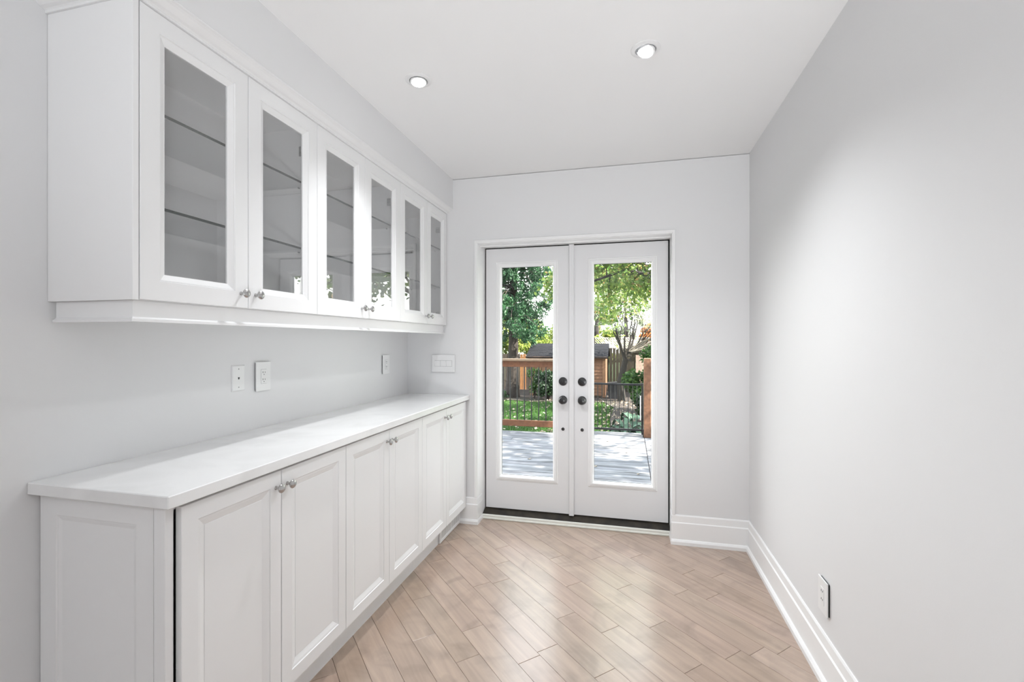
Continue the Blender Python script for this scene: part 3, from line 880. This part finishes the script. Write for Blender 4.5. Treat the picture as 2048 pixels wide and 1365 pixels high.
# grass blades and fallen leaves (nobody could count them)
gp = np.stack([nr.uniform(-8, 1.2, 90000), 7.6 + 11.2 * nr.uniform(0, 1, 90000) ** 1.2, np.full(90000, GZ + 0.01)], 1)
gp = gp[~((gp[:, 0] > -0.5) & (gp[:, 1] > 10.5))]
gp = gp[gp[:, 0] > -0.30 * gp[:, 1] - 0.8]
g = quads('grass', gp, 0.09, M_BLADE, up=1.6, aspect=0.16)
tag(g, 'short green lawn grass beyond the deck', 'grass')
fp = np.stack([nr.uniform(-7, 2.0, 5200), nr.uniform(8.2, 19.0, 5200), np.full(5200, GZ + 0.045)], 1)
keep = nr.uniform(0, 1, 5200) < np.clip(0.25 + 0.5 * (fp[:, 0] + 2.5) / 2.5, 0.16, 1)
fp = fp[keep]
g = quads('fallen_leaves', fp, 0.085, M_FALL, flat=True, aspect=0.8)
tag(g, 'pale fallen leaves scattered over the lawn and beds', 'leaves')
# a few dry leaves on the deck
lrng = random.Random(5)
for lx, ly, where in ((-1.55, 4.75, 'left pane, just above the lower edge of the glass'), (-1.72, 6.35, 'left pane, near the railing'), (-1.15, 5.5, 'left pane, halfway along the boards'),
                      (-0.28, 6.75, 'right pane, closest to the gate'), (-0.36, 5.35, 'right pane, halfway to the gate'), (0.10, 5.15, 'right pane, beside the divider board'), (-0.02, 6.1, 'right pane, between gate and halfway')):
    a = lrng.uniform(0, 6.28); s = lrng.uniform(0.020, 0.030)
    pts = [(0, -1, 0), (.5, -.3, .25), (.8, .2, .1), (.3, .4, .2), (0, 1, .35), (-.3, .4, .15), (-.8, .2, .3), (-.5, -.3, .1)]
    top = [(lx + s * (p[0] * math.cos(a) - p[1] * math.sin(a)), ly + s * (p[0] * math.sin(a) + p[1] * math.cos(a)), -0.017 + s * p[2]) for p in pts]
    v = top + [(q[0], q[1], q[2] - 0.0015) for q in top]
    f = [tuple(range(8)), tuple(range(15, 7, -1))] + [(k, (k + 1) % 8, (k + 1) % 8 + 8, k + 8) for k in range(8)]
    o = MB().add(v, f).build('dry_leaf', M_FALL)
    tag(o, 'dry leaf on the deck, ' + where, 'leaf', 'dry leaves on the deck')

# ================================================================== SHED
t = empty('garden_shed', (-2.5, 20.6, GZ), 'brown garden shed with horizontal siding and dark shingled roof at the back of the lawn', 'shed')
sx0, sx1, sy0, sy1 = -4.12, -0.93, 19.8, 21.6
box('foundation', M_FENCE, t, sx0 + 0.03, sx1 - 0.03, sy0 + 0.03, sy1, GZ, GZ + 0.12)
z = GZ + 0.12
while z < 0.66:
    z2 = min(z + 0.135, 0.68)
    # lapped board, tilted: bottom proud
    for (xa, xb) in ((sx0 + 0.1, -3.72), (-2.9, sx1 - 0.11)):
        mb = MB(); mb.prism([(sy0 + 0.03, z), (sy0 - 0.012, z), (sy0 + 0.006, z2), (sy0 + 0.03, z2)], xa, xb, lambda p, q, s_: (s_, p, q))
        mb.build('siding_board', M_SIDING, t)
    z += 0.14
box('side_wall', M_SIDING, t, sx0, sx0 + 0.03, sy0 + 0.03, sy1, GZ + 0.1, 0.68)
box('side_wall', M_SIDING, t, sx1 - 0.03, sx1, sy0 + 0.03, sy1, GZ + 0.1, 0.68)
box('rear_wall', M_SIDING, t, sx0, sx1, sy1 - 0.03, sy1, GZ + 0.1, 0.68)
for xa in (sx0, sx1 - 0.11, -3.74):
    box('corner_trim', M_SHEDTR, t, xa, xa + 0.12, sy0 - 0.025, sy0 + 0.03, GZ + 0.05, 0.70)
for i in range(3):
    box('door_board', M_SHEDTR, t, -3.60 + i * 0.16, -3.455 + i * 0.16, sy0 - 0.01, sy0 + 0.02, GZ + 0.12, 0.66)
box('window_opening', M_BIN, t, -3.10, -2.90, sy0 - 0.01, sy0 + 0.02, -0.5, 0.66)
box('fascia', M_SHEDTR, t, sx0 - 0.15, sx1 + 0.1, sy0 - 0.20, sy0 - 0.17, 0.66, 0.74)
# roof courses (shingle rows)
rf0, rf1, rz0, rz1 = sy0 - 0.22, 20.9, 0.70, 1.27
n = 9
for i in range(n):
    a, b_ = i / n, (i + 1.25) / n
    ya_, yb_ = rf0 + (rf1 - rf0) * a, rf0 + (rf1 - rf0) * min(b_, 1)
    za_, zb_ = rz0 + (rz1 - rz0) * a, rz0 + (rz1 - rz0) * min(b_, 1)
    x = sx0 - 0.16 - (0.17 if i % 2 else 0)
    while x < sx1 + 0.12:
        xa, xb = max(x, sx0 - 0.16), min(x + 0.335, sx1 + 0.12)
        if xb - xa > 0.03:
            h = nr.uniform(0.0, 0.008)
            mb = MB(); mb.prism([(ya_, za_), (ya_, za_ + 0.022 + h), (yb_, zb_ + 0.006), (yb_, zb_ - 0.004)], xa + 0.004, xb - 0.004, lambda p, q, s_: (s_, p, q))
            mb.build('shingle', M_SHINGLE, t)
        x += 0.34
mb = MB(); mb.prism([(rf0 + 0.01, rz0 - 0.02), (rf1, rz1 - 0.02), (22.0, rz0 - 0.02), (22.0, rz0 + 0.0), (rf1, rz1 + 0.02), (rf0 + 0.01, rz0 - 0.002)], sx0 - 0.15, sx1 + 0.11, lambda p, q, s_: (s_, p, q))
mb.build('roof_deck', M_SHINGLE, t)

# ================================================================== BACK FENCE
t = empty('garden_fence', (-3, 22.3, GZ), 'tall board fence of weathered vertical planks along the back of the garden', 'fence')
x = -10.5
vr = random.Random(4)
while x < 5.5:
    w = vr.uniform(0.135, 0.15)
    hgt = 0.78 + vr.uniform(-0.03, 0.03)
    m = M_FENCE
    if -5.3 < x < -4.95: m = M_FENCEO_LIT
    if -1.3 < x < 0.2: m, hgt = M_FENCEM, 1.02 + vr.uniform(-0.12, 0.2)
    if 0.2 <= x < 1.1: m, hgt = M_FENCEP_LIT, 0.95
    box('fence_board', m, t, x, x + w, 22.28 + vr.uniform(0, .02), 22.31, GZ, hgt, b=0.0)
    x += w + 0.01
for z in (GZ + 0.4, 0.4):
    box('fence_rail', M_FENCE, t, -10.5, 5.5, 22.315, 22.36, z, z + 0.09)
t = empty('lattice_panel', (-0.45, 22.5, 1.0), 'pale diagonal lattice panel above the mossy fence boards', 'lattice')
for px in (-1.62, 0.95):
    box('lattice_post', M_FENCEM, t, px, px + 0.09, 22.45, 22.54, GZ - 0.05, 1.56)
for z in (1.03, 1.52):
    box('lattice_frame', M_LATT, t, -1.53, 0.95, 22.485, 22.515, z, z + 0.05)
for s in (-1, 1):
    for i in range(22):
        xa = -1.5 + i * 0.11
        p0 = Vector((xa, 22.5 + 0.006 * s, 1.05)); p1 = Vector((xa + s * 0.5, 22.5 + 0.006 * s, 1.55))
        mb = MB(); mb.tube([p0, p1], 0.017, 4); mb.build('lattice_slat', M_LATT, t)

# ================================================================== TREES AND SHRUBS
def grow(mb, p, d, length, r, depth, rg, tips, spread=0.6, gravity=0.0, minr=0.006, segs=4, kids=3):
    pts, rad = [p.copy()], [r]
    q, dd = p.copy(), d.copy()
    for i in range(segs):
        dd = (dd + Vector((rg.gauss(0, .12), rg.gauss(0, .12), rg.gauss(0, .10) - gravity))).normalized()
        q = q + dd * length / segs
        pts.append(q.copy()); rad.append(r * (1 - 0.45 * (i + 1) / segs))
    mb.tube(pts, rad, 6 if r > 0.03 else 4)
    if depth == 0:
        tips.append(q.copy()); tips.append(pts[-2].copy()); return
    for k in range(kids):
        j = rg.randint(2, segs)
        v = dd.cross(Vector((rg.uniform(-1, 1), rg.uniform(-1, 1), rg.uniform(-1, 1)))).normalized()
        nd = (dd + v * spread * rg.uniform(0.6, 1.3)).normalized()
        grow(mb, pts[j], nd, length * rg.uniform(0.6, 0.8), max(rad[j] * 0.62, minr), depth - 1, rg, tips, spread, gravity, minr, segs, kids)

# 1. big cedar left
t = empty('cedar_tree', (-4.75, 19.2, GZ), 'large dark green cedar with thick brown trunk, seen through the left door', 'tree')
mb = MB()
mb.tube([(-4.78, 19.2, GZ - 0.1), (-4.76, 19.2, -0.2), (-4.72, 19.2, 1.0), (-4.75, 19.3, 3), (-4.7, 19.3, 6), (-4.7, 19.3, 9.5)], [0.36, 0.25, 0.21, 0.18, 0.13, 0.04], 12)
rg = random.Random(21)
cl = []
for i in range(150):
    zz = 2.0 + 7.6 * (i / 150) ** 0.9
    a = rg.uniform(0, 2 * PI)
    L = min(2.9 - 0.22 * zz, 1.1 + 1.1 * (zz - 1.6) if math.cos(a) > 0 else 9) * rg.uniform(0.55, 1.0)
    base = Vector((-4.74, 19.25, zz))
    tip = base + Vector((math.cos(a) * L, math.sin(a) * L, -0.30 * L))
    mid = base + Vector((math.cos(a) * L * .5, math.sin(a) * L * .5, 0.02))
    mb.tube([base, mid, tip], [0.035, 0.022, 0.008], 4)
    for k in range(9):
        f_ = rg.uniform(0.3, 1.05)
        c = base.lerp(tip, f_) if f_ > .5 else base.lerp(mid, f_ * 2)
        cl.append((c.x + rg.gauss(0, .16), c.y + rg.gauss(0, .16), c.z - rg.uniform(0, .28)))
mb.build('trunk', M_BARK, t)
pts = np.concatenate([blob(c, (0.20, 0.20, 0.22), 62, 0.1) for c in cl])
quads('foliage', pts, 0.14, M_LCEDAR, t, droop=1.0, aspect=0.34)

# 2. maple over the deck: trunk outside the frame, canopy reaching in at the top right and shading the deck
def broad_tree(name, label, base, height, crown, nl, leaf_m, bark, seed, lsize=0.12, depth=3, spread=0.7, lean=(0, 0), ntip=40, group=None, tr=0.2, aspect=0.75):
    t = empty(name, base, label, 'tree', group)
    rg = random.Random(seed)
    mb = MB(); tips = []
    b0 = Vector(base)
    top = b0 + Vector((lean[0], lean[1], height))
    mb.tube([b0 - Vector((0, 0, .1)), b0.lerp(top, .5) + Vector((rg.gauss(0, .08), 0, 0)), top], [tr, tr * .75, tr * .6], 10)
    for k in range(5):
        a = k * 2 * PI / 5 + rg.uniform(-.4, .4)
        grow(mb, top - Vector((0, 0, rg.uniform(0, .5))), Vector((math.cos(a) * crown[0], math.sin(a) * crown[1], rg.uniform(.35, 1.0) * crown[2])).normalized(), max(crown) * 0.62, tr * .5, depth, rg, tips, spread)
    mb.build('trunk', bark, t)
    tp = np.array([list(q) for q in tips])
    idx = nr.integers(0, len(tp), nl)
    pts = tp[idx] + nr.normal(size=(nl, 3)) * 0.22
    quads('foliage', pts, lsize, leaf_m, t, aspect=aspect, droop=0.3)
    return t, tips
broad_tree('maple_tree', 'broad green and gold maple whose branches arch over the garden at the right', (2.6, 13.0, GZ), 3.8, (3.6, 3.0, 2.0), 20000, M_LMAPLE, M_BARKG, 31, 0.13, 3, 0.65, (-0.3, 0))
# 3. low branch of the maple reaching left (seen at the top of the right pane)
t = empty('oak_tree', (5.2, 8.6, GZ), 'leafy tree beside the deck that shades its boards, mostly out of view on the right', 'tree')
rg = random.Random(77); mb = MB(); tips = []
mb.tube([(5.2, 8.6, GZ - .1), (5.1, 8.4, 1.6), (4.9, 8.2, 3.6)], [0.26, 0.2, 0.16], 10)
for a in (2.6, 3.3, 3.9, 4.6, 5.6, 0.6, 1.6):
    grow(mb, Vector((4.95, 8.25, 3.2)), Vector((math.cos(a), math.sin(a), .55)).normalized(), 2.0, .08, 3, rg, tips, .7)
mb.build('trunk', M_BARKG, t)
tp = np.array([list(q) for q in tips]); idx = nr.integers(0, len(tp), 15000)
quads('foliage', tp[idx] + nr.normal(size=(15000, 3)) * 0.2, 0.13, M_LMAPLE, t, aspect=.75)

# 4. multi-stem bare shrub tree in the middle of the right pane
t = empty('bare_shrub', (0.05, 19.0, GZ), 'thinly leaved multi-stemmed small tree with bare upright branches, seen through the right door', 'tree')
rg = random.Random(9); mb = MB(); tips = []
b0 = Vector((-0.05, 19.0, 0.6))
mb.tube([(-0.25, 19.0, GZ - .1), (-0.3, 19.0, -0.2), (-0.1, 19.0, 0.7)], [0.17, 0.14, 0.11], 10)
for dx, L in ((-0.75, 1.9), (-0.45, 2.1), (-0.15, 2.2), (0.12, 2.2), (0.42, 2.1), (0.75, 1.9), (1.0, 1.6)):
    grow(mb, b0 + Vector((dx * .12, 0, rg.uniform(-.1, .2))), Vector((dx, rg.uniform(-.3, .3), 1.4)).normalized(), L * .62, .05, 3, rg, tips, .42, minr=0.007, kids=3)
mb.build('stems', M_BARKG, t)
tp = np.array([list(q) for q in tips]); idx = nr.integers(0, len(tp), 4200)
quads('foliage', tp[idx] + nr.normal(size=(4200, 3)) * 0.16, 0.085, M_LPALE, t, aspect=.6)

# 5. backdrop trees, each with its own crown
def hedge_tree(label, x, y, r, h, leafm, seed, n=9000, z0=0.3, ls=0.16, bark=M_BARK):
    t = empty('background_tree', (x, y, GZ), label, 'tree', 'trees beyond the fence')
    rg = random.Random(seed); mb = MB(); tips = []
    mb.tube([(x, y, GZ - .1), (x + rg.gauss(0, .1), y, h * .4), (x + rg.gauss(0, .2), y, h * .85)], [0.16, 0.12, 0.05], 8)
    cl = []
    for i in range(26):
        a = rg.uniform(0, 2 * PI); zz = rg.uniform(z0, h); rr = r * math.sin(PI * min(.93, .18 + .75 * (zz - z0) / (h - z0))) * rg.uniform(.45, 1)
        c = Vector((x + math.cos(a) * rr, y + math.sin(a) * rr, zz))
        mb.tube([(x, y, max(zz - .5, -.5)), c], [0.035, 0.01], 4)
        cl.append(c)
    mb.build('trunk', bark, t)
    pts = np.concatenate([blob(c, (r * .34, r * .34, r * .27), n // 26, 0.15) for c in cl])
    quads('foliage', pts, ls, leafm, t, aspect=.7)
hedge_tree('yellow-green leafy tree behind the fence left of the cedar trunk', -7.4, 24.0, 1.9, 4.4, M_LYEL, 1, 8000)
hedge_tree('bright yellow-green bush rising behind the shed, right of the cedar trunk', -5.2, 24.2, 1.6, 2.4, M_LYEL, 2, 8000)
hedge_tree('pale tree behind the middle of the shed roof', -3.3, 26.5, 1.5, 2.6, M_LYEL, 3, 5000)
hedge_tree('tall yellow-green tree rising behind the right end of the shed', -1.6, 24.6, 1.25, 5.0, M_LYEL, 4, 14000)
hedge_tree('pale olive tree far behind the lattice panel', 0.0, 30.0, 1.6, 5.2, M_LPALE, 5, 3600)
hedge_tree('small orange-leaved tree behind the fence on the right', 1.25, 27.0, 0.85, 2.3, M_LORANGE, 6, 2500, z0=1.2)
hedge_tree('green bushy tree at the far right behind the branch pile', 2.3, 21.0, 1.15, 2.1, M_LBUSH, 8, 7000)
hedge_tree('dark green tree standing behind the cedar', -9.5, 25.5, 2.4, 7.5, M_LMAPLE, 9, 9000)

# overhanging limb in the top of the right pane
t = empty('overhanging_branch', (1.6, 12.2, 3.2), 'thick leafy maple limb hanging across the top of the view through the right door', 'branch')
rg = random.Random(13); mb = MB(); tips = []
limb = [(2.35, 12.7, 2.75), (1.5, 12.4, 3.1), (0.7, 12.2, 3.02), (-0.1, 12.2, 3.2), (-0.9, 12.3, 2.95), (-1.6, 12.3, 2.75)]
mb.tube(limb, [0.09, 0.07, 0.055, 0.04, 0.03, 0.012], 8)
for i in range(26):
    k = rg.uniform(0.4, 4.9); a_ = Vector(limb[int(k)]).lerp(Vector(limb[int(k) + 1]), k % 1)
    grow(mb, a_, Vector((rg.uniform(-1, .2), rg.uniform(-.6, .6), rg.uniform(-.35, .7))).normalized(), .55, .018, 1, rg, tips, .7)
mb.build('limb', M_BARKG, t)
tp = np.array([list(q) for q in tips]); idx = nr.integers(0, len(tp), 7000)
quads('foliage', tp[idx] + nr.normal(size=(7000, 3)) * 0.15, 0.10, M_LMAPLE, t, aspect=.8)

# shrubs
def shrub(label, x, y, r, h, leafm, n, seed, ls=0.1):
    t = empty('garden_shrub', (x, y, GZ), label, 'shrub')
    rg = random.Random(seed); mb = MB(); cl = []
    for i in range(14):
        a = rg.uniform(0, 2 * PI); rr = r * rg.uniform(.2, .75); zz = GZ + h * rg.uniform(.25, .88)
        c = Vector((x + math.cos(a) * rr, y + math.sin(a) * rr, zz)); mb.tube([(x, y, GZ), (x + math.cos(a) * rr * .4, y, zz * .5 + GZ * .5), c], [.02, .014, .006], 4); cl.append(c)
    mb.build('stems', M_BARK, t)
    quads('foliage', np.concatenate([blob(c, (r * .42, r * .42, h * .17), n // 14, .1) for c in cl]), ls, leafm, t, aspect=.7)
shrub('leafy green bush standing behind the gate beside the tall wooden post', 0.80, 16.0, 0.95, 2.25, M_LBUSH, 13000, 1, .11)
shrub('dark low shrub between the bush and the hostas behind the gate', 0.55, 14.2, 0.45, 1.0, M_LDARK, 3600, 2, .09)
shrub('dark green shrub growing in front of the shed wall, seen through the left door', -3.15, 18.6, 0.55, 1.25, M_LDARK, 5000, 3, .1)
shrub('small leafy shrub at the left corner of the shed', -3.75, 18.9, 0.35, 1.35, M_LBUSH, 1500, 4, .09)
shrub('low dark groundcover shrub at the foot of the cedar', -5.4, 18.6, 0.6, 0.35, M_LDARK, 1600, 5, .09)

# hostas: each big leaf is a part
def hosta(label, x, y, seed, n=17, s=0.30):
    t = empty('hosta_plant', (x, y, GZ + 0.03), label, 'plant', 'hostas behind the gate')
    rg = random.Random(seed)
    for i in range(n):
        a = 2 * PI * i / n * 1.618 + rg.uniform(-.2, .2); el = rg.uniform(.35, 1.1)
        L, W = s * rg.uniform(.8, 1.25), s * rg.uniform(.5, .68)
        o0 = Vector((x, y, GZ + 0.03)); hd = Vector((math.cos(a), math.sin(a), 0)); sd = Vector((-math.sin(a), math.cos(a), 0))
        v = [o0, o0 + hd * L * .35 + Vector((0, 0, L * el * .9))]
        rows = []
        for k, (f_, w_) in enumerate(((.35, .15), (.6, .85), (.9, 1.0), (1.2, .7), (1.45, .02))):
            zz = L * el * (.9 + .35 * math.sin((f_ - .35) * 2.6)) - max(0, f_ - .9) * L * .5
            c = o0 + hd * L * f_ + Vector((0, 0, zz))
            rows.append([c - sd * W * w_ * .5 + Vector((0, 0, .015 * w_)), c - Vector((0, 0, .012)), c + sd * W * w_ * .5 + Vector((0, 0, .015 * w_))])
        vv = [p for r_ in rows for p in r_]
        ff = []
        for k in range(4):
            for j in range(2):
                b_ = k * 3 + j; ff.append((b_, b_ + 1, b_ + 4, b_ + 3))
        n0 = len(vv)
        vv += [p - Vector((0, 0, .004)) for p in vv]
        ff += [tuple(q + n0 for q in reversed(f_)) for f_ in ff]
        vv += [o0 - sd * .006, o0 + sd * .006, rows[0][1] + sd * .006, rows[0][1] - sd * .006]
        m_ = len(vv); ff.append((m_ - 4, m_ - 3, m_ - 2, m_ - 1))
        mb = MB(); mb.add(vv, ff); mb.build('leaf', M_HOSTA, t, smooth=True)
hosta('broad-leaved blue-green hosta just behind the gate, leftmost of the hostas', -0.05, 11.3, 1)
hosta('broad-leaved blue-green hosta behind the gate next to the wooden post', 0.28, 11.0, 2)
hosta('broad-leaved hosta farther back behind the gate bars', 0.12, 12.4, 3)

# dark lidded barrow/bin beside the shed
t = empty('garden_bin', (-0.45, 19.6, GZ), 'dark lidded bin standing beside the shed in front of the mossy fence', 'bin')
mb = MB(); mb.prism([(-0.78, GZ + .04), (-0.12, GZ + .04), (-0.06, -0.38), (-0.84, -0.38)], 19.45, 19.95, lambda p, q, s_: (p, s_, q)); mb.build('body', M_BIN, t)
mb = MB(); mb.prism([(-0.88, -0.38), (-0.02, -0.38), (-0.06, -0.32), (-0.45, -0.28), (-0.84, -0.32)], 19.41, 19.99, lambda p, q, s_: (p, s_, q)); mb.build('lid', M_BIN, t)
for xx in (-0.72, -0.18):
    MB().lathe([(0.07, 0), (0.09, .01), (0.09, .04), (.07, .05)], 14, (xx, 19.95, GZ + 0.09), (0, 1, 0)).build('wheel', M_BLACK, t)

# pile of cut branches leaning up to the right
t = empty('branch_pile', (0.9, 19.3, 0.9), 'pale pile of cut dry branches sloping up to the right above the fence', 'branches')
rg = random.Random(17)
for i in range(46):
    a = Vector((0.02 + rg.uniform(0, .5), 18.4 + rg.uniform(0, .5), 0.98 + rg.uniform(-.06, .10)))
    b_ = a + Vector((rg.uniform(.7, 1.5), rg.uniform(-.2, .3), rg.uniform(-.05, .62)))
    m_ = a.lerp(b_, .5) + Vector((0, 0, rg.uniform(-.03, .08)))
    mb = MB(); mb.tube([a, m_, b_], [.022, .016, .007], 5); mb.build('stick', M_TWIG, t)
box('platform', M_FENCEM, t, 0.05, 1.9, 18.6, 18.66, 0.86, 0.93)
for px in (0.12, 1.8):
    box('support', M_FENCEM, t, px, px + .09, 18.6, 18.69, GZ, 0.86)
